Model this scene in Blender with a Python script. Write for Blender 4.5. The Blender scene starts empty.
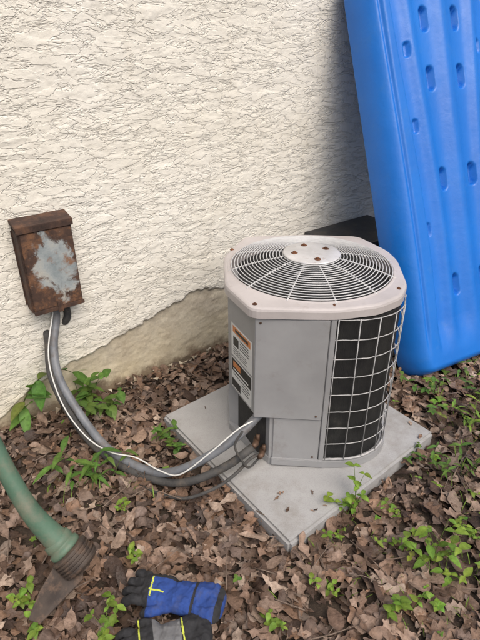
import bpy, bmesh, math, random
import numpy as np
from mathutils import Vector, Matrix
random.seed(7); rng=np.random.default_rng(11)
S=bpy.context.scene
COL=S.collection
# ---------------------------------------------------------------- helpers
def link(o,parent=None):
    COL.objects.link(o)
    if parent is not None: o.parent=parent
    return o
def empty(name,loc=(0,0,0),rotz=0):
    o=bpy.data.objects.new(name,None); o.location=loc; o.rotation_euler=(0,0,rotz); o.empty_display_size=.1
    return link(o)
def mesh_obj(name,verts,faces,mats=None,parent=None,smooth=False,midx=None):
    m=bpy.data.meshes.new(name); m.from_pydata([tuple(v) for v in verts],[],faces); m.update()
    for t in (mats or []): m.materials.append(t)
    if midx is not None: m.polygons.foreach_set('material_index',midx)
    if smooth: m.polygons.foreach_set('use_smooth',[True]*len(m.polygons))
    o=bpy.data.objects.new(name,m); return link(o,parent)
def from_bm(name,bm,mats,parent=None,smooth=False):
    m=bpy.data.meshes.new(name); bm.normal_update(); bm.to_mesh(m); bm.free()
    for t in mats: m.materials.append(t)
    if smooth: m.polygons.foreach_set('use_smooth',[True]*len(m.polygons))
    o=bpy.data.objects.new(name,m); return link(o,parent)
def box(name,x0,x1,y0,y1,z0,z1,mt,parent=None,bev=0.0,seg=2):
    bm=bmesh.new(); bmesh.ops.create_cube(bm,size=1)
    for v in bm.verts: v.co=Vector(((x0+x1)/2+v.co.x*(x1-x0),(y0+y1)/2+v.co.y*(y1-y0),(z0+z1)/2+v.co.z*(z1-z0)))
    if bev>0: bmesh.ops.bevel(bm,geom=bm.edges[:],offset=bev,segments=seg,affect='EDGES',profile=.5)
    return from_bm(name,bm,[mt],parent,smooth=False)
def spline_pts(P,n):
    P=[Vector(p) for p in P]; Q=[P[0]*2-P[1]]+P+[P[-1]*2-P[-2]]; out=[]
    for i in range(1,len(Q)-2):
        a,b,c,d=Q[i-1],Q[i],Q[i+1],Q[i+2]
        for k in range(n):
            t=k/n
            out.append(.5*((2*b)+(c-a)*t+(2*a-5*b+4*c-d)*t*t+(3*b-a-3*c+d)*t**3))
    out.append(P[-1]); return out
def tube_data(pts,rad,seg=8,cap=True,closed=False):
    pts=[Vector(p) for p in pts]; n=len(pts)
    if not hasattr(rad,'__len__'): rad=[rad]*n
    V=[];F=[]
    up=Vector((0,0,1)); prev=None
    for i,p in enumerate(pts):
        if closed: t=(pts[(i+1)%n]-pts[i-1])
        else: t=pts[min(i+1,n-1)]-pts[max(i-1,0)]
        t.normalize()
        if prev is None:
            a=t.cross(up)
            if a.length<1e-3: a=t.cross(Vector((1,0,0)))
            a.normalize()
        else:
            a=prev-t*prev.dot(t); a.normalize()
        prev=a; b=t.cross(a)
        for k in range(seg):
            th=2*math.pi*k/seg
            V.append(p+(a*math.cos(th)+b*math.sin(th))*rad[i])
    m=n if closed else n-1
    for i in range(m):
        j=(i+1)%n
        for k in range(seg):
            k2=(k+1)%seg
            F.append((i*seg+k,i*seg+k2,j*seg+k2,j*seg+k))
    if cap and not closed:
        F.append(tuple(range(seg-1,-1,-1))); F.append(tuple((n-1)*seg+k for k in range(seg)))
    return V,F
class Acc:
    def __init__(s): s.V=[];s.F=[];s.M=[]
    def add(s,V,F,m=0):
        o=len(s.V); s.V+= [tuple(v) for v in V]; s.F+=[tuple(i+o for i in f) for f in F]; s.M+=[m]*len(F)
    def obj(s,name,mats,parent=None,smooth=True): return mesh_obj(name,s.V,s.F,mats,parent,smooth,s.M)
def tube(name,pts,rad,mt,parent=None,seg=10,n=0):
    if n: pts=spline_pts(pts,n)
    V,F=tube_data(pts,rad,seg); return mesh_obj(name,V,F,[mt],parent,True)
def lathe(P0,axis,prof,seg=32):
    axis=Vector(axis).normalized(); a=axis.orthogonal().normalized(); b=axis.cross(a); V=[];F=[]
    for (d,r) in prof:
        for k in range(seg):
            th=2*math.pi*k/seg; V.append(Vector(P0)+axis*d+(a*math.cos(th)+b*math.sin(th))*r)
    for i in range(len(prof)-1):
        for k in range(seg):
            k2=(k+1)%seg; F.append((i*seg+k,i*seg+k2,(i+1)*seg+k2,(i+1)*seg+k))
    F.append(tuple(range(seg-1,-1,-1))); F.append(tuple((len(prof)-1)*seg+k for k in range(seg)))
    return V,F
# noise
def _h(i,j,seed):
    n=(i*374761393+j*668265263+seed*1442695041)&0xffffffff
    n=((n^(n>>13))*1274126177)&0xffffffff
    return ((n^(n>>16))&0xffff)/65535.0
def vnoise(x,y,seed=0):
    xi=np.floor(x).astype(np.int64); yi=np.floor(y).astype(np.int64); fx=x-xi; fy=y-yi
    fx=fx*fx*fx*(fx*(fx*6-15)+10); fy=fy*fy*fy*(fy*(fy*6-15)+10)
    a=_h(xi,yi,seed);b=_h(xi+1,yi,seed);c=_h(xi,yi+1,seed);d=_h(xi+1,yi+1,seed)
    return (a*(1-fx)+b*fx)*(1-fy)+(c*(1-fx)+d*fx)*fy
def fbm(x,y,seed=0,oct=4):
    s=0;a=.5;t=0
    for o in range(oct):
        s=s+a*vnoise(x*2**o+o*17.3,y*2**o+o*9.1,seed+o); t+=a; a*=.5
    return s/t
def sstep(a,b,x):
    t=np.clip((x-a)/(b-a),0,1); return t*t*(3-2*t)
# ---------------------------------------------------------------- materials
def newmat(name):
    m=bpy.data.materials.new(name); m.use_nodes=True; nt=m.node_tree; b=nt.nodes['Principled BSDF']; return m,nt,b
def N(nt,t,**kw):
    n=nt.nodes.new(t)
    for k,v in kw.items(): setattr(n,k,v)
    return n
def ramp(nt,src,stops):
    r=N(nt,'ShaderNodeValToRGB'); e=r.color_ramp.elements
    e[0].position=stops[0][0]; e[0].color=(*stops[0][1],1); e[1].position=stops[-1][0]; e[1].color=(*stops[-1][1],1)
    for p,c in stops[1:-1]:
        q=e.new(p); q.color=(*c,1)
    nt.links.new(src,r.inputs[0]); return r.outputs[0]
def noise(nt,scale,detail=4,rough=.6,vec=None,dist=0):
    n=N(nt,'ShaderNodeTexNoise'); n.inputs['Scale'].default_value=scale; n.inputs['Detail'].default_value=detail
    n.inputs['Roughness'].default_value=rough; n.inputs['Distortion'].default_value=dist
    if vec is not None: nt.links.new(vec,n.inputs['Vector'])
    return n.outputs['Fac']
def objc(nt,scale=(1,1,1)):
    t=N(nt,'ShaderNodeTexCoord'); m=N(nt,'ShaderNodeMapping'); m.inputs['Scale'].default_value=scale
    nt.links.new(t.outputs['Object'],m.inputs[0]); return m.outputs[0]
def mix(nt,f,a,b,mode='MIX'):
    m=N(nt,'ShaderNodeMix',data_type='RGBA',blend_type=mode)
    for s,v in ((m.inputs[0],f),(m.inputs[6],a),(m.inputs[7],b)):
        if isinstance(v,(int,float)): s.default_value=v
        elif isinstance(v,tuple): s.default_value=(*v,1)
        else: nt.links.new(v,s)
    return m.outputs[2]
def mth(nt,op,a,b=0,c=0):
    n=N(nt,'ShaderNodeMath',operation=op)
    for s,v in zip(n.inputs,(a,b,c)):
        if isinstance(v,(int,float)): s.default_value=v
        else: nt.links.new(v,s)
    return n.outputs[0]
def bump(nt,b,h,dist=.002,st=1,prev=None):
    n=N(nt,'ShaderNodeBump'); n.inputs['Distance'].default_value=dist; n.inputs['Strength'].default_value=st
    nt.links.new(h,n.inputs['Height'])
    if prev is not None: nt.links.new(prev,n.inputs['Normal'])
    nt.links.new(n.outputs[0],b.inputs['Normal']); return n.outputs[0]
def simple(name,c1,c2,scale=8,rough=.5,metal=0,bs=60,bd=.0008,spec=.5,stretch=(1,1,1),lo=.35,hi=.65,dirt=None,dirtscale=5,dlo=.55,dhi=.75):
    m,nt,b=newmat(name); v=objc(nt,stretch)
    c=ramp(nt,noise(nt,scale,5,.6,v),[(lo,c1),(hi,c2)])
    if dirt:
        f=ramp(nt,noise(nt,dirtscale,7,.7,v),[(dlo,(0,0,0)),(dhi,(1,1,1))]); c=mix(nt,f,c,dirt)
    nt.links.new(c,b.inputs['Base Color']); b.inputs['Roughness'].default_value=rough; b.inputs['Metallic'].default_value=metal
    b.inputs['Specular IOR Level'].default_value=spec
    if bd: bump(nt,b,noise(nt,bs,4,.6,v),bd)
    return m
M={}
M['cap']=simple('painted_cap_metal',(.43,.395,.38),(.52,.48,.465),5,.42,0,90,.0003,dirt=(.33,.28,.25),dirtscale=11,dlo=.60,dhi=.82)
M['hub']=simple('bare_hub_metal',(.50,.49,.48),(.66,.65,.64),9,.4,0.2,90,.0004,dirt=(.30,.22,.17),dirtscale=22,dlo=.58,dhi=.75)
M['panel']=simple('grey_painted_panel',(.27,.27,.272),(.34,.34,.342),3,.42,0,120,.0002,dirt=(.22,.20,.18),dirtscale=9,dlo=.56,dhi=.85)
M['wire']=simple('wire_coating',(.46,.46,.46),(.60,.60,.59),30,.4,0,bd=0)
M['swire']=simple('side_wire_coating',(.30,.30,.30),(.46,.45,.44),30,.45,0,bd=0)
M['rust']=simple('rust',(.06,.025,.012),(.18,.07,.03),60,.9,0,200,.001)
M['dark']=simple('dark_interior',(.010,.010,.011),(.022,.021,.02),20,.7)
M['blackpl']=simple('black_plastic',(.015,.015,.016),(.03,.03,.03),20,.45,dirt=(.08,.065,.05),dirtscale=12,dlo=.5,dhi=.8)
M['guardpl']=simple('dirty_dark_plastic',(.035,.025,.020),(.075,.055,.042),14,.7,dirt=(.16,.10,.065),dirtscale=20,dlo=.5,dhi=.7)
M['conduit']=simple('grey_conduit',(.13,.14,.155),(.20,.21,.225),12,.5,0,80,.0006,dirt=(.11,.09,.075),dirtscale=14,dlo=.5,dhi=.75)
M['insul']=simple('black_pipe_insulation',(.03,.03,.03),(.075,.072,.068),18,.8,0,90,.002,dirt=(.12,.10,.08),dirtscale=20,dlo=.5,dhi=.75)
M['whitewire']=simple('white_cable',(.6,.6,.57),(.72,.72,.68),30,.45,bd=0)
M['copper']=simple('weathered_copper',(.07,.045,.032),(.15,.09,.06),30,.6,.5)
# coil
m,nt,b=newmat('coil_fins'); v=objc(nt)
c=ramp(nt,noise(nt,14,6,.7,v),[(.35,(.009,.009,.010)),(.6,(.02,.02,.019)),(.8,(.05,.046,.04))]); nt.links.new(c,b.inputs['Base Color']); b.inputs['Roughness'].default_value=.6
bump(nt,b,noise(nt,40,3,.6,objc(nt,(9,9,.6))),.003); M['coil']=m
# pad
m,nt,b=newmat('equipment_pad_concrete'); v=objc(nt)
c=ramp(nt,noise(nt,3,6,.65,v),[(.3,(.33,.325,.317)),(.7,(.42,.415,.408))])
sp=ramp(nt,noise(nt,260,2,.5,v),[(.3,(.86,.86,.86)),(.55,(1,1,1))]); c=mix(nt,1.0,c,sp,'MULTIPLY')
f=ramp(nt,noise(nt,4,8,.75,v),[(.50,(0,0,0)),(.78,(.8,.8,.8))]); c=mix(nt,f,c,(.20,.175,.145))
nt.links.new(c,b.inputs['Base Color']); b.inputs['Roughness'].default_value=.75
p=bump(nt,b,noise(nt,180,4,.7,v),.0006); bump(nt,b,noise(nt,12,3,.5,v),.003,1,p); M['pad']=m
# wall
m,nt,b=newmat('cream_stucco'); v=objc(nt)
a=N(nt,'ShaderNodeAttribute'); a.attribute_name='lower'
up=ramp(nt,noise(nt,1.3,4,.6,v),[(.3,(.77,.73,.63)),(.7,(.84,.81,.73))])
st=ramp(nt,noise(nt,4,5,.7,objc(nt,(1.5,1,.35))),[(.52,(0,0,0)),(.85,(.35,.35,.35))]); up=mix(nt,st,up,(.60,.53,.40))
low=ramp(nt,noise(nt,5,8,.72,v),[(.28,(.38,.32,.245)),(.45,(.52,.46,.36)),(.58,(.62,.56,.44)),(.74,(.70,.63,.48))])
fine=ramp(nt,noise(nt,90,3,.7,v),[(.3,(.82,.82,.82)),(.6,(1,1,1))]); low=mix(nt,1.0,low,fine,'MULTIPLY')
c=mix(nt,a.outputs['Fac'],up,low)
sx=N(nt,'ShaderNodeSeparateXYZ'); tc=N(nt,'ShaderNodeTexCoord'); nt.links.new(tc.outputs['Object'],sx.inputs[0])
yl=mth(nt,'MULTIPLY_ADD',noise(nt,6,5,.7,v),-.5,sx.outputs[2]); yf=ramp(nt,mth(nt,'ADD',yl,.25),[(.0,(.5,.5,.5)),(.34,(0,0,0))]); c=mix(nt,yf,c,(.64,.54,.33))
dn_=mth(nt,'MULTIPLY_ADD',noise(nt,9,6,.72,v),-.24,sx.outputs[2]); df=ramp(nt,mth(nt,'ADD',dn_,.085),[(0.0,(.9,.9,.9)),(.05,(0,0,0))])
c=mix(nt,df,c,(.22,.165,.11))
nt.links.new(c,b.inputs['Base Color']); b.inputs['Roughness'].default_value=.9; b.inputs['Specular IOR Level'].default_value=.2
q1=ramp(nt,noise(nt,5.5,5,.6,objc(nt,(1,1,2.7)),.5),[(.47,(0,0,0)),(.505,(1,1,1))])
rg=mth(nt,'SUBTRACT',1,mth(nt,'ABSOLUTE',mth(nt,'MULTIPLY_ADD',noise(nt,7.5,4,.58,objc(nt,(1,1,3.0)),.5),2,-1))); rg=ramp(nt,rg,[(.94,(0,0,0)),(1.0,(1,1,1))])
hs=mth(nt,'SUBTRACT',mth(nt,'MULTIPLY',q1,.55),mth(nt,'MULTIPLY',rg,.75))
hs=mth(nt,'MULTIPLY',hs,mth(nt,'SUBTRACT',1,a.outputs['Fac']))
hs=mth(nt,'ADD',hs,mth(nt,'MULTIPLY',noise(nt,95,4,.65,v),.55))
bump(nt,b,hs,.0036); M['stucco']=m
# ground
m,nt,b=newmat('soil'); v=objc(nt)
c=ramp(nt,noise(nt,7,9,.7,v),[(.3,(.04,.027,.018)),(.5,(.075,.053,.037)),(.7,(.125,.09,.063))]); nt.links.new(c,b.inputs['Base Color']); b.inputs['Roughness'].default_value=.95
p=bump(nt,b,noise(nt,40,6,.7,v),.02); M['soil']=m
# leaves
def attrmat(name,rough=.6,transl=0,bs=50,bd=.002,lo=.68):
    m,nt,b=newmat(name); a=N(nt,'ShaderNodeAttribute'); a.attribute_name='Col'
    n=ramp(nt,noise(nt,bs,3,.65,objc(nt)),[(.3,(lo,lo*.97,lo*.94)),(.7,(1.15,1.15,1.15))])
    c=mix(nt,1.0,a.outputs['Color'],n,'MULTIPLY'); nt.links.new(c,b.inputs['Base Color']); b.inputs['Roughness'].default_value=rough
    b.inputs['Specular IOR Level'].default_value=.35
    if bd: bump(nt,b,noise(nt,bs*2,2,.6,objc(nt)),bd)
    if transl:
        t=N(nt,'ShaderNodeBsdfTranslucent'); nt.links.new(c,t.inputs[0]); mx=N(nt,'ShaderNodeMixShader'); mx.inputs[0].default_value=transl
        nt.links.new(b.outputs[0],mx.inputs[1]); nt.links.new(t.outputs[0],mx.inputs[2]); nt.links.new(mx.outputs[0],nt.nodes['Material Output'].inputs[0])
    return m
M['leaf']=attrmat('dry_oak_leaf',.55,0,55,.003,.55)
M['weed']=attrmat('green_leaf',.5,.35,60,.001)
# kayak
m,nt,b=newmat('blue_polyethylene'); v=objc(nt)
c=ramp(nt,noise(nt,2.5,5,.6,v),[(.3,(.007,.135,.52)),(.7,(.010,.165,.60))])
f=ramp(nt,noise(nt,9,7,.75,v),[(.54,(0,0,0)),(.85,(.4,.4,.4))]); c=mix(nt,f,c,(.07,.20,.44)); nt.links.new(c,b.inputs['Base Color'])
rr_=ramp(nt,noise(nt,6,6,.7,v),[(.3,(.28,.28,.28)),(.75,(.55,.55,.55))]); nt.links.new(rr_,b.inputs['Roughness']); bump(nt,b,noise(nt,14,4,.6,v),.0022); M['kayak']=m
M['green']=simple('green_plastic',(.065,.13,.085),(.10,.18,.12),7,.55,dirt=(.20,.18,.13),dirtscale=10,dlo=.47,dhi=.78)
# disconnect box
m,nt,b=newmat('rusted_painted_steel'); v=objc(nt)
r1=ramp(nt,noise(nt,16,8,.7,v),[(.3,(.022,.014,.011)),(.5,(.06,.034,.025)),(.66,(.13,.065,.036)),(.8,(.24,.14,.085))])
nt.links.new(r1,b.inputs['Base Color']); b.inputs['Roughness'].default_value=.85; bump(nt,b,noise(nt,70,6,.7,v),.0025); M['rustbox']=m
m,nt,b=newmat('rusted_door_paint'); v=objc(nt)
r1=ramp(nt,noise(nt,16,8,.7,v),[(.3,(.028,.017,.013)),(.5,(.07,.038,.026)),(.7,(.17,.085,.045))])
pt=ramp(nt,noise(nt,12,6,.65,v),[(.32,(.20,.24,.25)),(.52,(.33,.36,.36)),(.7,(.46,.44,.38))])
tc=N(nt,'ShaderNodeTexCoord'); mp=N(nt,'ShaderNodeMapping'); nt.links.new(tc.outputs['Object'],mp.inputs[0]); mp.vector_type='TEXTURE'
mp.inputs['Location'].default_value=(.232,-.1,.80); mp.inputs['Scale'].default_value=(.105,1,.155)
ln=N(nt,'ShaderNodeVectorMath',operation='LENGTH'); nt.links.new(mp.outputs[0],ln.inputs[0])
s1=mth(nt,'SUBTRACT',mth(nt,'MULTIPLY_ADD',noise(nt,9,8,.7,v,.6),2.8,ln.outputs['Value']),1.75)
f=ramp(nt,s1,[(.38,(1,1,1)),(.58,(0,0,0))])
c=mix(nt,f,r1,pt); ors=ramp(nt,noise(nt,13,7,.7,v),[(.53,(0,0,0)),(.64,(.9,.9,.9))]); c=mix(nt,ors,c,(.22,.105,.05))
nt.links.new(c,b.inputs['Base Color']); b.inputs['Roughness'].default_value=.75; bump(nt,b,noise(nt,60,6,.7,v),.002); M['door']=m
M['white']=simple('label_white',(.62,.62,.60),(.72,.72,.70),20,.5,bd=0)
M['orange']=simple('label_orange',(.55,.20,.07),(.62,.26,.10),20,.5,bd=0)
M['lblack']=simple('label_black',(.02,.02,.02),(.035,.035,.035),20,.5,bd=0)
M['gblue']=simple('blue_fabric',(.014,.045,.20),(.025,.07,.28),40,.85,bs=900,bd=.001,dirt=(.06,.07,.13),dirtscale=30,dlo=.5,dhi=.8)
M['gblack']=simple('black_fabric',(.012,.012,.014),(.03,.03,.032),40,.85,bs=900,bd=.001)
M['glime']=simple('lime_piping',(.45,.5,.05),(.55,.6,.08),40,.7,bd=0)
M['ggrey']=simple('grey_fabric',(.12,.12,.125),(.18,.18,.18),40,.85,bs=900,bd=.001)
# ---------------------------------------------------------------- wall
WO=Vector((-1.03,2.027,0)); WA=math.radians(36.4675)
wd=Vector((math.cos(WA),math.sin(WA),0)); wn=Vector((math.sin(WA),-math.cos(WA),0))
def wp(s,off,z): return WO+wd*s+wn*off+Vector((0,0,z))
sa=np.concatenate([np.arange(-5,-1.3,.08),np.arange(-1.3,2.6,.0062),np.arange(2.6,7,.08)])
za=np.concatenate([np.arange(-.1,2.05,.0062),np.arange(2.05,3.0,.06)])
SS,ZZ=np.meshgrid(sa,za); 
wx=SS+.06*(fbm(SS*7,ZZ*9,31,3)-.5); wz=ZZ+.05*(fbm(SS*6,ZZ*8,41,3)-.5)
n1=fbm(wx*7,wz*22,1,3); n2=fbm(wx*14,wz*36,5,3); n3=fbm(SS*60,ZZ*80,9,2)
pl=sstep(.47,.53,n1)*.0014+sstep(.48,.52,n2)*.0012
rd=1-np.abs(2*fbm(wx*10,wz*30,15,2)-1)*1.0; pl=pl-np.clip(rd-.88,0,1)*.012
up=.020+pl+n3*.0010+.006*fbm(SS*1.5,ZZ*1.5,22,2)
lowh=.012*fbm(SS*5,ZZ*7,51,4)+.006*fbm(SS*22,ZZ*26,61,3)+.0022*fbm(SS*70,ZZ*70,71,2)
cs=np.array([-6,-.45,-.122,.091,.323,.632,.942,1.05,1.153,2,8]); cz=np.array([-.05,.0,.091,.21,.272,.339,.422,.415,.398,.40,.40])
zc=np.interp(SS,cs,cz)+.035*(fbm(SS*9,SS*0+3,81,4)-.5)+.028*(fbm(SS*40,ZZ*40,91,3)-.5)
d=ZZ-zc
mk=sstep(-.004,.004,d)
lowh=lowh+.008*np.exp(-np.clip(-d,0,1)/.03)*fbm(SS*30,ZZ*30,99,3)
hh=lowh*(1-mk)+up*mk
V=np.stack([SS.ravel(),-hh.ravel(),ZZ.ravel()],1); nr,nc=SS.shape
idx=np.arange(nr*nc).reshape(nr,nc); Fq=np.stack([idx[:-1,:-1],idx[:-1,1:],idx[1:,1:],idx[1:,:-1]],-1).reshape(-1,4)
def np_mesh(name,V,F,mats,colname=None,col=None,fl=None,smooth=True):
    m=bpy.data.meshes.new(name); n=len(V); k=F.shape[1]
    m.vertices.add(n); m.vertices.foreach_set('co',V.astype(np.float32).ravel())
    m.loops.add(F.size); m.loops.foreach_set('vertex_index',F.astype(np.int32).ravel())
    m.polygons.add(len(F)); m.polygons.foreach_set('loop_start',np.arange(0,F.size,k,dtype=np.int32))
    try: m.polygons.foreach_set('loop_total',np.full(len(F),k,dtype=np.int32))
    except Exception: pass
    m.update(calc_edges=True)
    if smooth: m.polygons.foreach_set('use_smooth',np.ones(len(F),dtype=bool))
    for t in mats: m.materials.append(t)
    if col is not None:
        a=m.color_attributes.new(colname,'FLOAT_COLOR','POINT'); c=np.ones((n,4),np.float32); c[:,:3]=col; a.data.foreach_set('color',c.ravel())
    if fl is not None:
        a=m.attributes.new(colname,'FLOAT','POINT'); a.data.foreach_set('value',fl.astype(np.float32).ravel())
    m.validate(); return m
house=empty('stucco_house',WO,WA)
wm=np_mesh('stucco_wall',V,Fq,[M['stucco']],'lower',None,(1-mk).ravel())
link(bpy.data.objects.new('stucco_wall',wm),house)
box('wall_core',-5,7,.006,.25,-.1,3.0,M['stucco'],house)
box('soffit',-5.2,7.2,-.35,.3,3.0,3.12,M['white'],house)
# ---------------------------------------------------------------- ground
mesh_obj('ground',[(-80,-80,0),(80,-80,0),(80,80,0),(-80,80,0)],[(0,1,2,3)],[M['soil']])
# ---------------------------------------------------------------- pad
PL,PF,PR=Vector((-.367,1.98,0)),Vector((.179,1.26,0)),Vector((.886,1.86,0)); PB=PL+PR-PF
def inpad(x,y,mg=0):
    e1=(PF-PL);e2=(PB-PL);r=Vector((x-PL.x,y-PL.y,0)); a=r.dot(e1)/e1.length_squared; b_=r.dot(e2)/e2.length_squared
    m1=mg/e1.length; return -m1<a<1+m1 and -m1<b_<1+m1
bm=bmesh.new(); vs=[bm.verts.new(p+Vector((0,0,-.02))) for p in (PL,PF,PR,PB)]; vt=[bm.verts.new(p+Vector((0,0,.07))) for p in (PL,PF,PR,PB)]
bm.faces.new(vs[::-1]); bm.faces.new(vt)
for i in range(4): bm.faces.new((vs[i],vs[(i+1)%4],vt[(i+1)%4],vt[i]))
bmesh.ops.bevel(bm,geom=bm.edges[:],offset=.011,segments=4,affect='EDGES')
from_bm('equipment_pad',bm,[M['pad']])
# ---------------------------------------------------------------- AC unit
ac=empty('air_conditioner_condenser',(0,0,0))
def extr(name,poly,z0,z1,mt,top=True,closed=True,parent=ac,smooth=False):
    n=len(poly); V=[(x,y,z0) for x,y in poly]+[(x,y,z1) for x,y in poly]
    F=[(i,(i+1)%n,n+(i+1)%n,n+i) for i in range(n if closed else n-1)]
    if top: F+=[tuple(range(n,2*n)),tuple(range(n-1,-1,-1))]
    return mesh_obj(name,V,F,[mt],parent,smooth)
A2=(-.05,2.12);A=(-.048,1.88);B=(.055,1.668);C=(.342,1.645)
coil=[(.342,1.645),(.46,1.652),(.548,1.688),(.610,1.752),(.641,1.85),(.652,2.0),(.645,2.13),(.605,2.25),(.52,2.34),(.38,2.365),(.2,2.365),(.08,2.34),(-.01,2.26),(-.05,2.12)]
cp=[(p.x,p.y) for p in spline_pts([(x,y,0) for x,y in coil],8)]
ctr=Vector((.30,2.0))
def ins(p,d): 
    v=Vector(p)-ctr; return tuple(ctr+v*(1-d/v.length))
extr('base_pan',[A]+[ (.02,1.78),(.12,1.66)]+[ins(p,-.012) for p in cp],.072,.105,M['panel'])
extr('coil',[ins(p,.012) for p in cp]+[ins(A,.03),ins(B,.03)],.105,.775,M['coil'],smooth=False)
extr('cabinet_upper',[ins(A2,-.001),A,B,C,ins(C,.05),ins(B,.06),ins(A,.05),ins(A2,.04)],.335,.781,M['panel'])
extr('cabinet_lower',[ins(A2,0),(-.048,1.90),(.03,1.83),(.12,1.663),ins(C,.004),ins(C,.05),(.15,1.74),(.06,1.88),ins(A2,.04)],.104,.334,M['panel'])
def plate(name,P,Q,z0,z1,th,mt,off=0.0,bev=.003,parent=ac):
    P=Vector((*P,0));Q=Vector((*Q,0)); d=(Q-P).normalized(); n=Vector((d.y,-d.x,0)); 
    bm=bmesh.new(); vv=[]
    for z in (z0,z1):
        for (pt,o) in ((P,off),(Q,off),(Q,off+th),(P,off+th)): vv.append(bm.verts.new(pt+n*o+Vector((0,0,z))))
    for f in ((3,2,1,0),(4,5,6,7),(0,1,5,4),(1,2,6,5),(2,3,7,6),(3,0,4,7)): bm.faces.new([vv[i] for i in f])
    bmesh.ops.recalc_face_normals(bm,faces=bm.faces)
    if bev: bmesh.ops.bevel(bm,geom=bm.edges[:],offset=bev,segments=2,affect='EDGES')
    return from_bm(name,bm,[mt],parent)
plate('service_panel',B,(.322,1.6466),.325,.779,.012,M['panel'],.001)
plate('corner_post',(.326,1.6463),(.346,1.6447),.11,.779,.007,M['panel'],.0005,.002)
plate('lower_access_panel',(.135,1.6618),(.322,1.6466),.108,.322,.006,M['panel'],.0,.002)
plate('hem_flange',(.13,1.661),(.345,1.6447),.076,.112,.014,M['panel'],.0,.003)
def disc(acc,P,axis,r,h,m,seg=10): 
    V,F=lathe(P,axis,[(0,r),(h*.7,r),(h,r*.7)],seg); acc.add(V,F,m)
ax=Acc(); dn=Vector((-.0799,-.9968,0))
for (x,z) in ((.075,.76),(.30,.345),(.30,.125)):
    y=1.668-(x-.055)*.08; disc(ax,Vector((x,y,z))+dn*(.013 if z>.32 else .006),dn,.0045,.003,0)
ax.obj('panel_screws',[M['copper']],ac)
aw=Acc(); 
loop=[ins(p,-.002) for p in cp]
L=[0]
for i in range(1,len(loop)): L.append(L[-1]+math.dist(loop[i],loop[i-1]))
def at(l):
    for i in range(1,len(L)):
        if L[i]>=l:
            t=(l-L[i-1])/(L[i]-L[i-1]); return (loop[i-1][0]*(1-t)+loop[i][0]*t,loop[i-1][1]*(1-t)+loop[i][1]*t)
    return loop[-1]
rows=[.112+k*(.775-.112)/8 for k in range(9)]
for z in rows: 
    V,F=tube_data([(x,y,z+random.uniform(-.001,.001)) for x,y in loop],.0021 if z not in (rows[0],) else .005,6); aw.add(V,F)
k=0.010
while k<L[-1]:
    x,y=at(k); o=ins((x,y),-.003); o2=at(min(L[-1],k+random.uniform(-.004,.004))); o2=ins(o2,-.003); V,F=tube_data([(o[0],o[1],.108),(o2[0],o2[1],.45),(o[0],o[1],.78)],.0022,6); aw.add(V,F); k+=.078
aw.obj('side_guard_wires',[M['swire']],ac)
# cap
poly0=[(-.072,2.13),(-.060,1.845),(.040,1.645),(.340,1.634),(.50,1.672),(.60,1.745),(.648,1.85),(.672,2.09),(.655,2.2),(.56,2.375),(.30,2.40),(.02,2.37)]
poly=[]
for i in range(len(poly0)):
    a_,b_,c_=Vector(poly0[i-1]),Vector(poly0[i]),Vector(poly0[(i+1)%len(poly0)])
    r_=min(.035,(a_-b_).length*.4,(c_-b_).length*.4); p0=b_+(a_-b_).normalized()*r_; p1=b_+(c_-b_).normalized()*r_
    for t in (0,.25,.5,.75,1): q_=p0*(1-t)**2+b_*2*t*(1-t)+p1*t*t; poly.append((q_.x,q_.y))
FC=Vector((.292,2.018)); FR=.332
def rayhit(th):
    dx,dy=math.cos(th),math.sin(th); best=None
    for i in range(len(poly)):
        (x1,y1),(x2,y2)=poly[i],poly[(i+1)%len(poly)]
        ex,ey=x2-x1,y2-y1; det=dx*(-ey)+ex*dy
        if abs(det)<1e-9: continue
        rx,ry=x1-FC.x,y1-FC.y; t=(rx*(-ey)+ex*ry)/det; u=(dx*ry-dy*rx)/det
        if t>0 and -1e-6<=u<=1+1e-6: best=t if best is None else min(best,t)
    return best
angs=sorted(set([2*math.pi*i/120 for i in range(120)]+[math.atan2(y-FC.y,x-FC.x)%(2*math.pi) for x,y in poly]))
ZT=.822
prof=[(None,0,.782),(None,0,.810),(None,.003,.8175),(None,.008,.821),(None,.013,ZT+.001),('c',.010,ZT+.004),('c',.002,ZT+.008),('c',-.004,ZT+.004),('c',-.006,.76)]
V=[];F=[];na=len(angs)
for kind,o,z in prof:
    for th in angs:
        R=rayhit(th)
        r=R-o if kind is None else min(FR+o,R-.014) if o>0 else FR+o
        V.append((FC.x+math.cos(th)*r,FC.y+math.sin(th)*r,z))
for i in range(len(prof)-1):
    for k in range(na): F.append((i*na+k,i*na+(k+1)%na,(i+1)*na+(k+1)%na,(i+1)*na+k))
mesh_obj('top_cap',V,F,[M['cap']],ac)
V,F=lathe((FC.x,FC.y,.30),(0,0,1),[(0,.322),(.46,.322)],48); F=F[:-1]
mesh_obj('fan_shroud',V,F,[M['dark']],ac,True)
af=Acc(); 
V,F=lathe((FC.x,FC.y,.60),(0,0,1),[(0,.09),(.10,.09),(.13,.07)],24); af.add(V,F)
for b_ in range(4):
    th0=b_*math.pi/2+.4; V=[];F=[]
    for i in range(8):
        r=.08+.22*i/7
        for j in range(6):
            t=th0+(j/5)*(.75+.25*i/7); V.append((FC.x+math.cos(t)*r,FC.y+math.sin(t)*r,.72-.07*(j/5)))
    for i in range(7):
        for j in range(5): F.append((i*6+j,i*6+j+1,(i+1)*6+j+1,(i+1)*6+j))
    af.add(V,F)
af.obj('fan_blades',[M['blackpl']],ac)
def dz(r): return ZT+.010+.050*(1-(r/FR)**2)
ag=Acc(); NR=17
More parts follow.
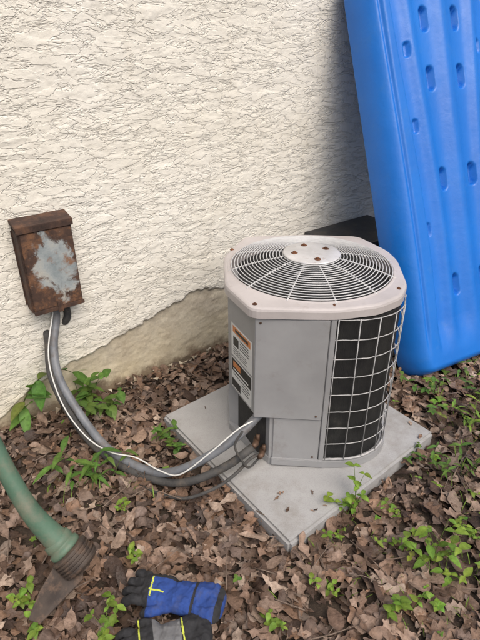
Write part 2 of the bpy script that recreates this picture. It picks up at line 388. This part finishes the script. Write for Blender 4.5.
for i in range(NR):
    r=.118+(FR-.004-.118)*i/(NR-1)
    V,F=tube_data([(FC.x+r*math.cos(t),FC.y+r*math.sin(t),dz(r)) for t in [2*math.pi*k/72 for k in range(72)]],.0021,6,closed=True); ag.add(V,F)
for k in range(12):
    t=2*math.pi*(k+.3)/12
    V,F=tube_data([(FC.x+r*math.cos(t),FC.y+r*math.sin(t),dz(r)-.004) for r in [.06+(FR+.012-.06)*j/10 for j in range(11)]],.0032,6); ag.add(V,F)
ag.obj('fan_guard_wires',[M['wire']],ac)
V,F=lathe((FC.x,FC.y,dz(.08)-.001),(0,0,1),[(0,.116),(.003,.118),(.006,.112),(.009,.05),(.009,.002)],48)
mesh_obj('guard_hub_plate',V,F,[M['hub']],ac,True)
ab=Acc()
for t,r in ((.5,.07),(1.9,.075),(3.3,.072),(4.9,.078)):
    disc(ab,(FC.x+r*math.cos(t),FC.y+r*math.sin(t),dz(.08)+.005),(0,0,1),.014,.004,0); disc(ab,(FC.x+r*math.cos(t),FC.y+r*math.sin(t),dz(.08)+.008),(0,0,1),.006,.007,0,6)
for x,y in ((.053,1.678),(.335,1.668),(.600,1.805),(-.035,2.20)):
    disc(ab,(x,y,ZT),(0,0,1),.010,.0025,0,12); disc(ab,(x,y,ZT),(0,0,1),.005,.007,0,6)
ab.obj('rusty_bolts',[M['rust']],ac)
# labels
Av,Bv=Vector((*A,0)),Vector((*B,0)); ld=(Bv-Av).normalized(); ll=(Bv-Av).length
def lab(name,s0,s1,z0,z1,o,mt): 
    P=Av+ld*s0*ll; Q=Av+ld*s1*ll; plate(name,(P.x,P.y),(Q.x,Q.y),z0,z1,.0006,mt,o,0)
lab('warning_label',.14,.92,.505,.655,.0005,M['white']); lab('warning_header',.2,.86,.618,.647,.0012,M['orange'])
lab('warning_symbol',.22,.42,.56,.60,.0012,M['lblack']); lab('warning_title',.3,.78,.627,.639,.0019,M['lblack'])
for i in range(4): lab('warning_text_%d'%i,.48,.86-.12*random.random(),.602-i*.012,.6055-i*.012,.0012,M['lblack'])
for i in range(4): lab('warning_small_%d'%i,.22,.86-.25*random.random(),.547-i*.009,.549-i*.009,.0012,M['lblack'])
lab('data_label',.14,.92,.345,.495,.0005,M['white'])
lab('data_header',.16,.90,.43,.49,.0012,M['lblack']); lab('data_logo',.22,.5,.455,.48,.0019,M['orange']); lab('data_line',.22,.8,.44,.446,.0019,M['white'])
lab('data_block',.16,.5,.352,.39,.0012,M['lblack'])
for i in range(4): lab('data_text_%d'%i,.22 if i<1 else .55,.86-.1*random.random(),.415-i*.013,.4185-i*.013,.0012,M['lblack'])
av=Acc()
for (x,y,z) in ((.075,1.70,.17),(.10,1.68,.13)):
    V,F=tube_data([(x,y+.03,z),(x-.01,y-.03,z),(x-.02,y-.05,z+.005)],[.013,.013,.010],10); av.add(V,F)
    V,F=tube_data([(x,y-.01,z),(x,y-.01,z+.035)],[.009,.008],8); av.add(V,F)
av.obj('service_valves',[M['copper']],ac)
# ---------------------------------------------------------------- conduits
con=empty('electrical_conduit')
tube('flexible_conduit',[(-.831,2.112,.60),(-.836,2.10,.52),(-.842,2.03,.42),(-.808,1.944,.30),(-.700,1.852,.15),(-.59,1.76,.075),(-.474,1.691,.045),(-.35,1.62,.06),(-.244,1.585,.11),(-.12,1.595,.18),(0,1.636,.255),(.09,1.70,.32)],.0185,M['conduit'],con,14,8)
V,F=lathe((-.831,2.112,.565),(0,0,1),[(0,.021),(.03,.021),(.03,.026),(.045,.026)],20); mesh_obj('conduit_fitting',V,F,[M['conduit']],con)
ls=empty('refrigerant_line_set')
tube('suction_line_insulation',[tuple(wp(.16,-.03,.46)),tuple(wp(.15,.05,.44)),(-.84,1.94,.31),(-.73,1.84,.13),(-.6,1.74,.05),(-.46,1.655,.03),(-.3,1.575,.05),(-.18,1.55,.09),(-.05,1.58,.14),(.05,1.65,.17)],.017,M['insul'],ls,12,8)
tube('stub_elbow',[tuple(wp(.255,.03,.60)),tuple(wp(.262,.035,.53)),tuple(wp(.25,.03,.49)),tuple(wp(.235,-.02,.46))],.017,M['insul'],ls,12,6)
tube('liquid_line',[(-.42,1.60,.012),(-.34,1.54,.03),(-.22,1.495,.045),(-.099,1.506,.09),(-.02,1.55,.12),(.041,1.62,.135),(.09,1.66,.13)],.007,M['insul'],ls,10,8)
tube('thin_copper_line',[(.01,1.60,.30),(-.02,1.585,.24),(.01,1.57,.17),(.04,1.60,.11),(.09,1.66,.12)],.005,M['insul'],ls,8,8)
tube('control_cable',[tuple(wp(.20,.05,.58)),(-.85,1.97,.40),(-.79,1.87,.23),(-.68,1.78,.12),(-.56,1.71,.09),(-.44,1.67,.095),(-.33,1.60,.09),(-.24,1.55,.12),(-.12,1.57,.215),(-.01,1.61,.30),(.05,1.65,.31)],.0032,M['whitewire'],ls,8,8)
# ---------------------------------------------------------------- disconnect box
db=empty('electrical_disconnect_box',WO,WA)
def prism(name,s0,s1,prf,mt,parent,bev=.004):
    bm=bmesh.new(); a_=[bm.verts.new((s0,-o,z)) for o,z in prf]; b_=[bm.verts.new((s1,-o,z)) for o,z in prf]; n=len(prf)
    bm.faces.new(a_); bm.faces.new(b_[::-1])
    for i in range(n): bm.faces.new((a_[i],b_[i],b_[(i+1)%n],a_[(i+1)%n]))
    bmesh.ops.recalc_face_normals(bm,faces=bm.faces); bmesh.ops.bevel(bm,geom=bm.edges[:],offset=bev,segments=2,affect='EDGES')
    return from_bm(name,bm,[mt],parent)
prism('enclosure',.10,.325,[(.0,.60),(.097,.60),(.097,.965),(.0,.985)],M['rustbox'],db)
prism('hood',.095,.330,[(-.0,.992),(-.0,1.012),(.110,.99),(.110,.962),(.105,.962),(.105,.978)],M['rustbox'],db,.0015)
prism('door',.108,.320,[(.098,.612),(.105,.612),(.105,.958),(.098,.958)],M['door'],db,.002)
prism('door_bottom_lip',.104,.326,[(.098,.594),(.112,.594),(.112,.611),(.098,.611)],M['rustbox'],db,.0015)
prism('hasp',.205,.228,[(.106,.585),(.114,.585),(.114,.635),(.106,.635)],M['rustbox'],db,.001)
prism('mount_flange',.094,.331,[(.028,.62),(.031,.62),(.031,.96),(.028,.96)],M['rustbox'],db,.0008)
# ---------------------------------------------------------------- kayak
kb=Vector((.875,2.385,-.015)); ke2=Vector((-.190,.315,.928)).normalized(); ke1=Vector((.880,.474,.025)).normalized(); ke1=(ke1-ke2*ke1.dot(ke2)).normalized(); kn=ke1.cross(ke2)
KW,KL=.92,2.42; nu,nv=190,420
U=np.linspace(0,1,nu); U=.5-.5*np.cos(U*math.pi)*(.65); U=(U-U.min())/(U.max()-U.min()); Vv=np.linspace(0,1,nv)
UU,VV=np.meshgrid(U,Vv); vm=VV*KL
top=np.clip((vm-1.85)/(KL-1.85),0,1); bot=np.clip((.16-vm)/.16,0,1)
hw=np.sqrt(np.clip(1-top**2.6,0.0001,1)); hb=1-.14*(1-np.sqrt(np.clip(1-bot**2,0,1)))
hwid=KW/2*hw*hb
x=(UU-.5)*2*hwid+KW/2
ed=np.minimum(UU,1-UU)*2*hwid; et=KL-vm
def rnd(e,r): t=np.clip(e/r,0,1); return np.sqrt(1-(1-t)**2)
h=.17*rnd(ed,.10)*rnd(vm+.001,.07)*rnd(et,.25)
lx=x-KW/2; al=np.abs(lx)
gate=sstep(.10,.3,vm)
curve=.03*np.sin(vm*2.2)
h=h-.034*sstep(.315,.285,al+curve)*gate
h=h+.024*np.exp(-((al-.19+curve)/.04)**2)*gate+.030*np.exp(-(lx/.055)**2)*gate
h=h-.012*np.exp(-((al-.375+curve*.5)/.010)**2)*gate
def slot(cx,cy,wx_,wy_,dep):
    q=((np.abs(lx-cx)/wx_)**3+(np.abs(vm-cy)/wy_)**3); return dep*sstep(1.5,.6,q)
for sx_ in (-1,1):
    for cy in (.46,1.02,1.52,1.80): h=h-slot(sx_*.105,cy,.022,.055,.035)
    for cy in (.78,1.30,1.66): h=h-slot(sx_*.245,cy,.014,.032,.016)
X=np.stack([x.ravel(),vm.ravel(),h.ravel()],1)
R=np.array([list(ke1),list(ke2),list(kn)]); P=X@R+np.array(list(kb))
idx=np.arange(nv*nu).reshape(nv,nu); Fk=np.stack([idx[:-1,:-1],idx[:-1,1:],idx[1:,1:],idx[1:,:-1]],-1).reshape(-1,4)
X2=X.copy(); X2[:,2]=-.03*np.minimum(1,(h.ravel()/.17)); P2=X2@R+np.array(list(kb))
Fk2=Fk[:,::-1]+len(P)
km=np_mesh('hull_shell',np.concatenate([P,P2]),np.concatenate([Fk,Fk2]),[M['kayak']])
kay=empty('kayak'); link(bpy.data.objects.new('hull_shell',km),kay)
hp=[kb+ke1*(KW/2-.1)+ke2*(KL-.3)+kn*.16,kb+ke1*(KW/2-.06)+ke2*(KL-.29)+kn*.21,kb+ke1*(KW/2+.06)+ke2*(KL-.29)+kn*.21,kb+ke1*(KW/2+.1)+ke2*(KL-.3)+kn*.16]
tube('carry_handle',hp,.012,M['blackpl'],kay,8,6)
# ---------------------------------------------------------------- bin behind unit
bn=empty('plastic_storage_bin',WO,WA)
bm=bmesh.new()
v0=[bm.verts.new(p) for p in ((1.78,-.06,0),(2.25,-.06,0),(2.25,-.36,0),(1.78,-.36,0))]; v1=[bm.verts.new(p) for p in ((1.75,-.04,.57),(2.28,-.04,.57),(2.28,-.38,.57),(1.75,-.38,.57))]
bm.faces.new(v0[::-1]); bm.faces.new(v1)
for i in range(4): bm.faces.new((v0[i],v0[(i+1)%4],v1[(i+1)%4],v1[i]))
bmesh.ops.recalc_face_normals(bm,faces=bm.faces); bmesh.ops.bevel(bm,geom=bm.edges[:],offset=.02,segments=3,affect='EDGES'); from_bm('tub',bm,[M['blackpl']],bn)
box('lid',1.735,2.295,-.395,-.03,.572,.605,M['blackpl'],bn,.01)
for i in range(5): box('rib_%d'%i,1.82+i*.09,1.84+i*.09,-.378,-.36,.05,.55,M['blackpl'],bn,.004)
# ---------------------------------------------------------------- leaf litter
def okpos(x,y,mg=.0):
    r=Vector((x-WO.x,y-WO.y,0)); return r.dot(wn)>.035 and not inpad(x,y,mg)
ST=17
tt=np.linspace(0,1,ST)
def make_leaves(n,region,lsize=(.065,.135),seed=3,zmax=.045,tilt=.34,onpad=False):
    r=np.random.default_rng(seed); pos=[]
    while len(pos)<n:
        x=r.uniform(region[0],region[1]); y=r.uniform(region[2],region[3])
        if callable(region[4]) and not region[4](x,y,r): continue
        pos.append((x,y))
    pos=np.array(pos); Ln=r.uniform(*lsize,n)*r.uniform(.75,1.0,n); Wd=Ln*r.uniform(.18,.32,n)
    lob=r.uniform(2.2,3.6,n); ph=r.uniform(0,1,n); amp=np.where(r.uniform(0,1,n)<.25,.05,r.uniform(.22,.36,n))
    t=tt[None,:]; env=np.sin(np.pi*np.clip(t,0,1)**1.15)**.75
    rows=[]
    c1=r.normal(0,2.0,(n,1)); c2=r.normal(2.5,8,(n,1)); tw=r.normal(0,.12,(n,1)); wav=r.normal(0,.004,(n,1)); wf=r.uniform(1,2.5,(n,1)); wp_=r.uniform(0,6.28,(n,1))
    sh=(r.uniform(-1,1,(n,1))*.12*Ln[:,None])*np.sin(np.pi*t); lx=(t-.5)*Ln[:,None]
    for sgn in (-1,0,1):
        ph2=ph+(.12 if sgn>0 else 0)
        w=Wd[:,None]*env*(1-amp[:,None]+amp[:,None]*np.cos(2*np.pi*(lob[:,None]*t+ph2[:,None]))); w=np.maximum(w,.0010); w[:,0]=.0008; w[:,1]=.001; w[:,2]=np.minimum(w[:,2],.004); w[:,-1]=.0012
        yy=sgn*w+sh; fwd=abs(sgn)*.35*w
        zz=c1*lx**2*2+c2*(sgn*w)**2+sgn*w*tw*(1+8*lx)+wav*abs(sgn)*np.sin(wf*2*np.pi*t+wp_+sgn) + (0 if sgn else -.0012)
        rows.append(np.stack([lx+fwd,yy,zz],-1))
    V=np.stack(rows,2)
    a=r.uniform(0,2*np.pi,n); tx=r.normal(0,tilt,n); ty=r.normal(0,tilt*.7,n)
    ca,sa_=np.cos(a),np.sin(a); cx,sx_=np.cos(tx),np.sin(tx); cy,sy=np.cos(ty),np.sin(ty)
    Z=np.zeros(n);O=np.ones(n)
    Rx=np.stack([O,Z,Z,Z,cx,-sx_,Z,sx_,cx],1).reshape(n,3,3); Ry=np.stack([cy,Z,sy,Z,O,Z,-sy,Z,cy],1).reshape(n,3,3); Rz=np.stack([ca,-sa_,Z,sa_,ca,Z,Z,Z,O],1).reshape(n,3,3)
    Rm=Rz@Ry@Rx; V=np.einsum('nij,nskj->nski',Rm,V)
    zmin=V[...,2].reshape(n,-1).min(1); zl=np.abs(r.uniform(0,1,n))**1.3*zmax
    V[...,0]+=pos[:,0][:,None,None]; V[...,1]+=pos[:,1][:,None,None]
    V[...,2]+=np.maximum(zl,-zmin*.75+.004)[:,None,None] if not onpad else (-zmin+.0715)[:,None,None]
    base=np.arange(n)[:,None,None]*(ST*3); q=[]
    for s_ in range(ST-1):
        for k in range(2):
            q.append([s_*3+k,s_*3+k+1,(s_+1)*3+k+1,(s_+1)*3+k])
    F=(base+np.array(q)[None]).reshape(-1,4)
    pal=np.array([(.28,.195,.145),(.205,.132,.092),(.13,.083,.059),(.38,.29,.225),(.26,.16,.105),(.072,.046,.034),(.18,.13,.105),(.32,.235,.18)])
    pi=r.choice(len(pal),n,p=[.19,.19,.17,.07,.10,.10,.10,.08]); col=pal[pi]*r.uniform(.7,1.2,(n,1))
    if not onpad:
        big=fbm(pos[:,0]*2.2+5,pos[:,1]*2.2+7,77,2); col=col*(.78+.44*big)[:,None]
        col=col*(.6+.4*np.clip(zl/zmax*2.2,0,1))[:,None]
    k=np.ones((ST,3)); k[:,1]=1.12
    colv=(col[:,None,None,:]*k[None,:,:,None]).reshape(-1,3)
    return V.reshape(-1,3),F,colv
def reg(x,y,r): return okpos(x,y,-.012) and (x*x+(y-1)**2)<9 
def regfar(x,y,r): return okpos(x,y,0) and (x*x+(y-1)**2)>8.5
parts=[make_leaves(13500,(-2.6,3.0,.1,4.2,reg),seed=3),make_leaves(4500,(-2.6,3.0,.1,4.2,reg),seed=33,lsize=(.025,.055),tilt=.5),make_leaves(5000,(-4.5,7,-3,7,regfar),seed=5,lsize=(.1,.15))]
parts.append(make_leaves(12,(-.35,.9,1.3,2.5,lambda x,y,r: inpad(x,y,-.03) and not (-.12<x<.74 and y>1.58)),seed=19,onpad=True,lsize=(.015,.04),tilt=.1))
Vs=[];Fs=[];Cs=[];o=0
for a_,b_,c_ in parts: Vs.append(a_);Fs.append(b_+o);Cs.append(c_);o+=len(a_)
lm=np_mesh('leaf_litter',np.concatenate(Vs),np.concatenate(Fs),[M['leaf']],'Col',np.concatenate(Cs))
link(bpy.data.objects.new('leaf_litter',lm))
at_=Acc(); 
for i in range(320):
    x,y=random.uniform(-2,2.2),random.uniform(.5,3.4)
    if not okpos(x,y,.03): continue
    a=random.uniform(0,6.28); l=random.uniform(.05,.24); z=random.uniform(.03,.06)
    V,F=tube_data([(x,y,z),(x+math.cos(a)*l*.5,y+math.sin(a)*l*.5+random.uniform(-.01,.01),z+random.uniform(-.01,.012)),(x+math.cos(a)*l,y+math.sin(a)*l,z)],[.0025,.002,.001],5); at_.add(V,F)
M['twig']=simple('twig_bark',(.10,.07,.05),(.24,.18,.14),30,.9)
at_.obj('fallen_twigs',[M['twig']])
ac2=Acc()
for i in range(260):
    s_=random.uniform(-.6,1.8); o_=.04+abs(random.gauss(0,.05)); p_=wp(s_,o_,random.uniform(.02,.05)); r_=random.uniform(.003,.012)
    V=[p_+Vector((random.gauss(0,r_),random.gauss(0,r_),random.gauss(0,r_*.6))) for _ in range(4)]
    ac2.add(V,[(0,1,2),(0,2,3),(0,3,1),(1,3,2)])
ac2.obj('stucco_debris',[M['stucco']],None,False)
# ---------------------------------------------------------------- weeds
class W:
    def __init__(s): s.V=[];s.F=[];s.C=[]
    def leaf(s,p,d,L,w,droop,col,fold=.25):
        d=Vector(d).normalized(); side=d.cross(Vector((0,0,1)))
        if side.length<1e-3: side=Vector((1,0,0))
        side.normalize(); up=side.cross(d).normalized(); o=len(s.V); n=7
        for i in range(n):
            t=i/(n-1); c=Vector(p)+d*L*t-Vector((0,0,1))*droop*L*t*t
            ww=w*(math.sin(math.pi*min(1,t*.93+.03)**.75)**1.0) if i<n-1 else .0005
            s.V.append(tuple(c+side*ww+up*ww*fold)); s.V.append(tuple(c)); s.V.append(tuple(c-side*ww+up*ww*fold))
            k=random.uniform(.88,1.1)
            for e in range(3): s.C.append((col[0]*k,col[1]*k,col[2]*k) if e!=1 else (col[0]*1.25,col[1]*1.2,col[2]*1.2))
        for i in range(n-1):
            for k in range(2): s.F.append((o+i*3+k,o+i*3+k+1,o+i*3+3+k+1,o+i*3+3+k))
    def stem(s,pts,r,col):
        V,F=tube_data(pts,[r*(1-.6*i/(len(pts)-1)) for i in range(len(pts))],5); o=len(s.V); s.V+=[tuple(v) for v in V]
        s.F+=[tuple(i+o for i in f) for f in F if len(f)==4]; s.C+=[col]*len(V)
    def done(s,name):
        m=np_mesh(name,np.array(s.V),np.array(s.F),[M['weed']],'Col',np.array(s.C)); return link(bpy.data.objects.new(name,m))
GY=(.20,.33,.05); GM=(.12,.23,.045); GD=(.075,.165,.04)
def plant(w,x,y,z0,h,spread,ns,ll,lw,col,nodes=3):
    for i in range(ns):
        a=random.uniform(0,6.283); lean=random.uniform(.4,1.2)*spread; hh=h*random.uniform(.5,1.1); x0=x+random.gauss(0,spread*.25); y0=y+random.gauss(0,spread*.25)
        pts=[Vector((x0,y0,z0))+Vector((math.cos(a)*lean*t,math.sin(a)*lean*t,hh*(t**.8))) for t in (0,.25,.5,.75,1)]
        w.stem(pts,.0018,(col[0]*.8,col[1]*.7,col[2]))
        for k in range(1,nodes+1):
            t=k/nodes; p=Vector((x0,y0,z0))+Vector((math.cos(a)*lean*t,math.sin(a)*lean*t,hh*(t**.8)))
            b0=a+k*1.57+random.uniform(-.4,.4)
            for q in (0,math.pi):
                if random.random()<.12: continue
                az=b0+q+random.uniform(-.3,.3); kk=random.uniform(.45,1.1); v=random.uniform(.7,1.2); cc=(col[0]*v*random.uniform(.85,1.2),col[1]*v,col[2]*v)
                w.leaf(p,(math.cos(az),math.sin(az),random.uniform(-.1,.6)),ll*kk,lw*kk,random.uniform(.1,.6),cc)
specs=[
('weed_plant',.705,1.19,.15,.10,8,.048,.014,GY),('weed_plant',.53,1.06,.09,.06,4,.038,.012,GY),('weed_plant',.435,1.44,.16,.08,6,.042,.013,GY),
('weed_plant',.35,1.33,.05,.06,3,.032,.010,GY),('weed_plant',.771,1.72,.08,.06,3,.040,.010,GM),('weed_plant',.916,1.62,.12,.09,6,.055,.008,GM),
('weed_plant',.95,2.2,.09,.09,5,.045,.012,GM),('weed_plant',1.2,2.22,.12,.12,7,.05,.012,GM),('weed_plant',1.10,1.9,.12,.12,8,.06,.008,GY),
('weed_plant',.28,1.13,.04,.04,3,.028,.010,GY),('weed_plant',.097,1.02,.05,.05,3,.030,.010,GY),('weed_plant',-.60,1.60,.13,.13,7,.095,.013,GM),
('weed_plant',-.343,1.86,.10,.06,4,.048,.012,GM),('weed_plant',-.458,1.47,.04,.03,2,.032,.011,GY),('weed_plant',-.36,1.25,.05,.05,3,.033,.011,GY),
('weed_plant',-.72,1.08,.05,.05,3,.035,.011,GY),('weed_plant',-.67,1.0,.05,.05,3,.033,.011,GY),('weed_plant',-.80,2.14,.17,.12,6,.09,.022,GM),
('weed_plant',-.68,2.04,.13,.10,5,.07,.019,GM),('weed_plant',-.40,.985,.07,.07,5,.040,.012,GY),('weed_plant',.62,1.45,.05,.05,3,.03,.009,GY),
('weed_plant',-.28,1.78,.07,.05,3,.042,.012,GM),('weed_plant',.85,1.35,.07,.08,6,.032,.009,GY),('weed_plant',.02,2.62,.10,.06,4,.05,.014,GD),('weed_plant',.58,1.30,.05,.06,3,.03,.009,GY),('weed_plant',1.02,1.45,.07,.09,6,.034,.009,GY)]
for sp in specs:
    w=W(); plant(w,sp[1],sp[2],.02,sp[3],sp[4],sp[5],sp[6],sp[7],sp[8]); w.done(sp[0])
w=W()
vp=spline_pts([tuple(wp(.02,.05,.02)),tuple(wp(-.02,.04,.12)),tuple(wp(.05,.04,.22)),tuple(wp(.16,.045,.26)),tuple(wp(.25,.05,.20))],5); w.stem(vp,.004,(.08,.1,.03))
for i,p in enumerate(vp[3:]):
    if i%2 and i>6: continue
    a=random.uniform(0,6.28); d=wd*math.cos(a)+Vector((0,0,math.sin(a)*.7))+wn*random.uniform(.3,.9)
    w.leaf(p,d,random.uniform(.08,.13),random.uniform(.022,.034),.3,tuple(c*random.uniform(.8,1.3) for c in GM))
w.done('climbing_vine')
w=W(); c_=0
while c_<340:
    x,y=random.uniform(-1.6,2.6),random.uniform(.5,3.6)
    if not okpos(x,y,.02): continue
    pr=.12+.8*(x>.45)*(1 if y<2.6 else .6)
    if random.random()>pr: continue
    c_+=1; col=random.choice((GY,GM,GY)); n=random.choice((2,3,4,5)); a0=random.uniform(0,6.28); z=random.uniform(.035,.07); L_=random.uniform(.012,.034)
    w.stem([(x,y,.0),(x,y,z)],.001,col)
    for k in range(n):
        a=a0+k*6.283/n; w.leaf((x,y,z),(math.cos(a),math.sin(a),.3),L_,L_*.36,.3,tuple(q*random.uniform(.75,1.2) for q in col))
w.done('seedling_groundcover')
w=W()
for i in range(420):
    cx,cy=random.choice(((1.1,1.88),(.92,1.6),(.8,1.2),(1.25,2.2),(.5,1.2),(-.62,1.58),(1.3,1.6),(1.0,1.4)))
    x,y=random.gauss(cx,.13),random.gauss(cy,.13)
    if not okpos(x,y,.02): continue
    a=random.uniform(0,6.28); v=random.uniform(.7,1.2)
    w.leaf((x,y,.01),(math.cos(a)*.5,math.sin(a)*.5,1),random.uniform(.04,.10),random.uniform(.0012,.0022),.3,(GY[0]*v,GY[1]*v,GY[2]*v))
w.done('grass_blades')
# ---------------------------------------------------------------- string trimmer
tr=empty('string_trimmer')
path=[(-.590,1.178,.17),(-.632,1.188,.225),(-.685,1.204,.31),(-.746,1.245,.43),(-.80,1.287,.58),(-.87,1.33,.76),(-1.0,1.38,.98),(-1.30,1.50,1.35),(-1.62,1.57,1.7)]
rr=[.044,.038,.032,.029,.027,.025,.018,.016,.016]
sp=spline_pts(path,6); rs=list(np.interp(np.linspace(0,8,len(sp)),range(9),rr)); V,F=tube_data(sp,rs,24); mesh_obj('motor_housing_and_shaft',V,F,[M['green']],tr,True)
axv=Vector((.075,-.030,-.075)).normalized()
V,F=lathe(Vector((-.600,1.181,.178)),axv,[(-.03,.036),(-.024,.047),(-.004,.050),(0,.047),(.006,.047),(.010,.054),(.022,.056),(.03,.052)],28); mesh_obj('collar',V,F,[M['green']],tr,True)
prf=[(.028,.05),(.032,.060)]
for i in range(5): prf+=[(.036+i*.012,.067),(.042+i*.012,.067),(.043+i*.012,.062),(.047+i*.012,.062)]
prf+=[(.098,.065),(.108,.052),(.108,.018),(.120,.018),(.120,.004)]
V,F=lathe(Vector((-.600,1.181,.178)),axv,prf,32); mesh_obj('spool_head',V,F,[M['guardpl']],tr,False)
gp=[(-.67,1.00,.045),(-.63,.985,.045),(-.52,1.11,.09),(-.53,1.18,.12),(-.61,1.17,.12),(-.655,1.07,.075)]
V=[Vector(p) for p in gp]+[Vector(p)+Vector((.0,.0,.006)) for p in gp]; n=len(gp)
mesh_obj('line_guard',V,[tuple(range(n-1,-1,-1)),tuple(range(n,2*n))]+[(i,(i+1)%n,n+(i+1)%n,n+i) for i in range(n)],[M['guardpl']],tr)
tube('rear_handle',[(-1.62,1.57,1.7),(-1.68,1.55,1.74),(-1.74,1.52,1.72),(-1.76,1.48,1.66)],.022,M['blackpl'],tr,12,5)
# ---------------------------------------------------------------- gloves
def glove(name,loc,rz,mats,scale=1.0,mirror=1,sty=0):
    bm=bmesh.new()
    def add(V,F):
        vs=[bm.verts.new(v) for v in V]
        for f in F:
            try: bm.faces.new([vs[i] for i in f])
            except Exception: pass
    def ell(c,r):
        t=bmesh.ops.create_uvsphere(bm,u_segments=20,v_segments=12,radius=1)
        for v in t['verts']:
            v.co=Vector((math.copysign(abs(v.co.x)**.7,v.co.x)*r[0]+c[0],math.copysign(abs(v.co.y)**.7,v.co.y)*r[1]+c[1],v.co.z*r[2]+c[2]))
    def fing(pts,r):
        sp_=spline_pts(pts,5); n=len(sp_); rs_=[r*(1-.18*i/(n-1)) for i in range(n)]; rs_[-1]*=.55; V,F=tube_data(sp_,rs_,12); add(V,F)
    m_=mirror
    ell((.0,.0,.026),(.062,.052,.028)); ell((.07,0,.027),(.055,.048,.027)); ell((.13,0,.03),(.05,.056,.028))
    for i,(y,l) in enumerate(((-.036,.050),(-.012,.060),(.013,.056),(.036,.044))):
        y*=m_; fing([(-.045,y,.030),(-.045-l*.4,y*1.14,.038-.005*i),(-.045-l*.8,y*1.22,.024),(-.042-l,y*1.22,.010)],.0138)
    fing([(.03,-.035*m_,.026),(.0,-.058*m_,.034),(-.035,-.066*m_,.022)],.015)
    me=bpy.data.meshes.new('tmp'); bm.to_mesh(me); bm.free(); ob=bpy.data.objects.new('tmp',me); COL.objects.link(ob)
    r_=ob.modifiers.new('r','REMESH'); r_.mode='VOXEL'; r_.voxel_size=.0022; s_=ob.modifiers.new('s','SMOOTH'); s_.iterations=5; s_.factor=.5
    dg=bpy.context.evaluated_depsgraph_get(); m2=bpy.data.meshes.new_from_object(ob.evaluated_get(dg)); bpy.data.objects.remove(ob)
    n=len(m2.vertices); co=np.empty(n*3); m2.vertices.foreach_get('co',co); co=co.reshape(-1,3)
    wr=1-np.abs(2*fbm(co[:,0]*38+9,co[:,1]*24+co[:,2]*20,5,3)-1)
    co[:,2]+=((fbm(co[:,0]*45+9,co[:,1]*45+co[:,2]*30,5,3)-.5)*.010+(wr-.8)*.010)*sstep(.008,.03,co[:,2]); m2.vertices.foreach_set('co',co.ravel())
    m2.materials.clear()
    for t in mats: m2.materials.append(t)
    nf=len(m2.polygons); ce=np.empty(nf*3); m2.polygons.foreach_get('center',ce); ce=ce.reshape(-1,3); mi=np.zeros(nf,int)
    xx=ce[:,0]; yy=ce[:,1]*m_; hi=ce[:,2]>.022
    if sty==0:
        mi[(xx<-.030-.15*yy)|(ce[:,2]<.012)]=1
        mi[(yy>.030)&(xx<.05)]=1
        mi[np.abs(xx-.166)<.008]=1
        mi[(np.abs(xx-.095)<.004)]=1
        mi[(np.abs(yy+.012)<.0022)&(xx>-.03)&(xx<.012)&hi]=2
        mi[(np.abs(xx+.026+.15*yy)<.0022)&(np.abs(yy)<.03)&hi]=2
    else:
        mi[(xx>.01)&(xx<.09)&hi]=3; mi[(np.abs(xx-.095)<.0025)&hi]=2; mi[(np.abs(xx+.03)<.002)&hi]=2
    m2.polygons.foreach_set('material_index',mi); m2.polygons.foreach_set('use_smooth',[True]*nf); m2.name=name
    o=bpy.data.objects.new(name,m2); o.location=loc; o.rotation_euler=(0,0,rz); o.scale=(scale,scale*1.0,scale*1.0); return link(o)
glove('work_glove',(-.258,1.08,.035),math.radians(-13),[M['gblue'],M['gblack'],M['glime']],1.2,1,0)
glove('work_glove',(-.27,.92,.035),math.radians(14),[M['gblack'],M['gblack'],M['glime'],M['ggrey']],1.05,-1,1)
# ---------------------------------------------------------------- light
sd=Vector((.34,-.58,.95)).normalized()
el=math.asin(sd.z); azm=math.atan2(sd.x,sd.y)
Wd=bpy.data.worlds.new('World'); S.world=Wd; Wd.use_nodes=True; nt=Wd.node_tree; bg=nt.nodes['Background']
sk=nt.nodes.new('ShaderNodeTexSky'); sk.sky_type='NISHITA'; sk.sun_disc=False; sk.sun_elevation=el; sk.sun_rotation=azm; sk.air_density=1.0; sk.dust_density=5.0
nt.links.new(sk.outputs[0],bg.inputs[0]); bg.inputs[1].default_value=.15
sl=bpy.data.lights.new('sun','SUN'); sl.energy=2.0; sl.angle=math.radians(55); sl.color=(1,.955,.89)
so=bpy.data.objects.new('sun',sl); so.rotation_euler=sd.to_track_quat('Z','Y').to_euler(); link(so)
S.view_settings.view_transform='Standard'; S.view_settings.look='None'; S.view_settings.exposure=0; S.view_settings.gamma=1
# ---------------------------------------------------------------- camera
cd=bpy.data.cameras.new('camera'); cam=bpy.data.objects.new('camera',cd); link(cam); S.camera=cam
cd.sensor_fit='VERTICAL'; cd.sensor_height=32; cd.lens=530/640*32; cd.clip_end=400; cd.clip_start=.05
cam.location=(0,0,1.70); cam.rotation_euler=(math.radians(90-29.3),0,0)
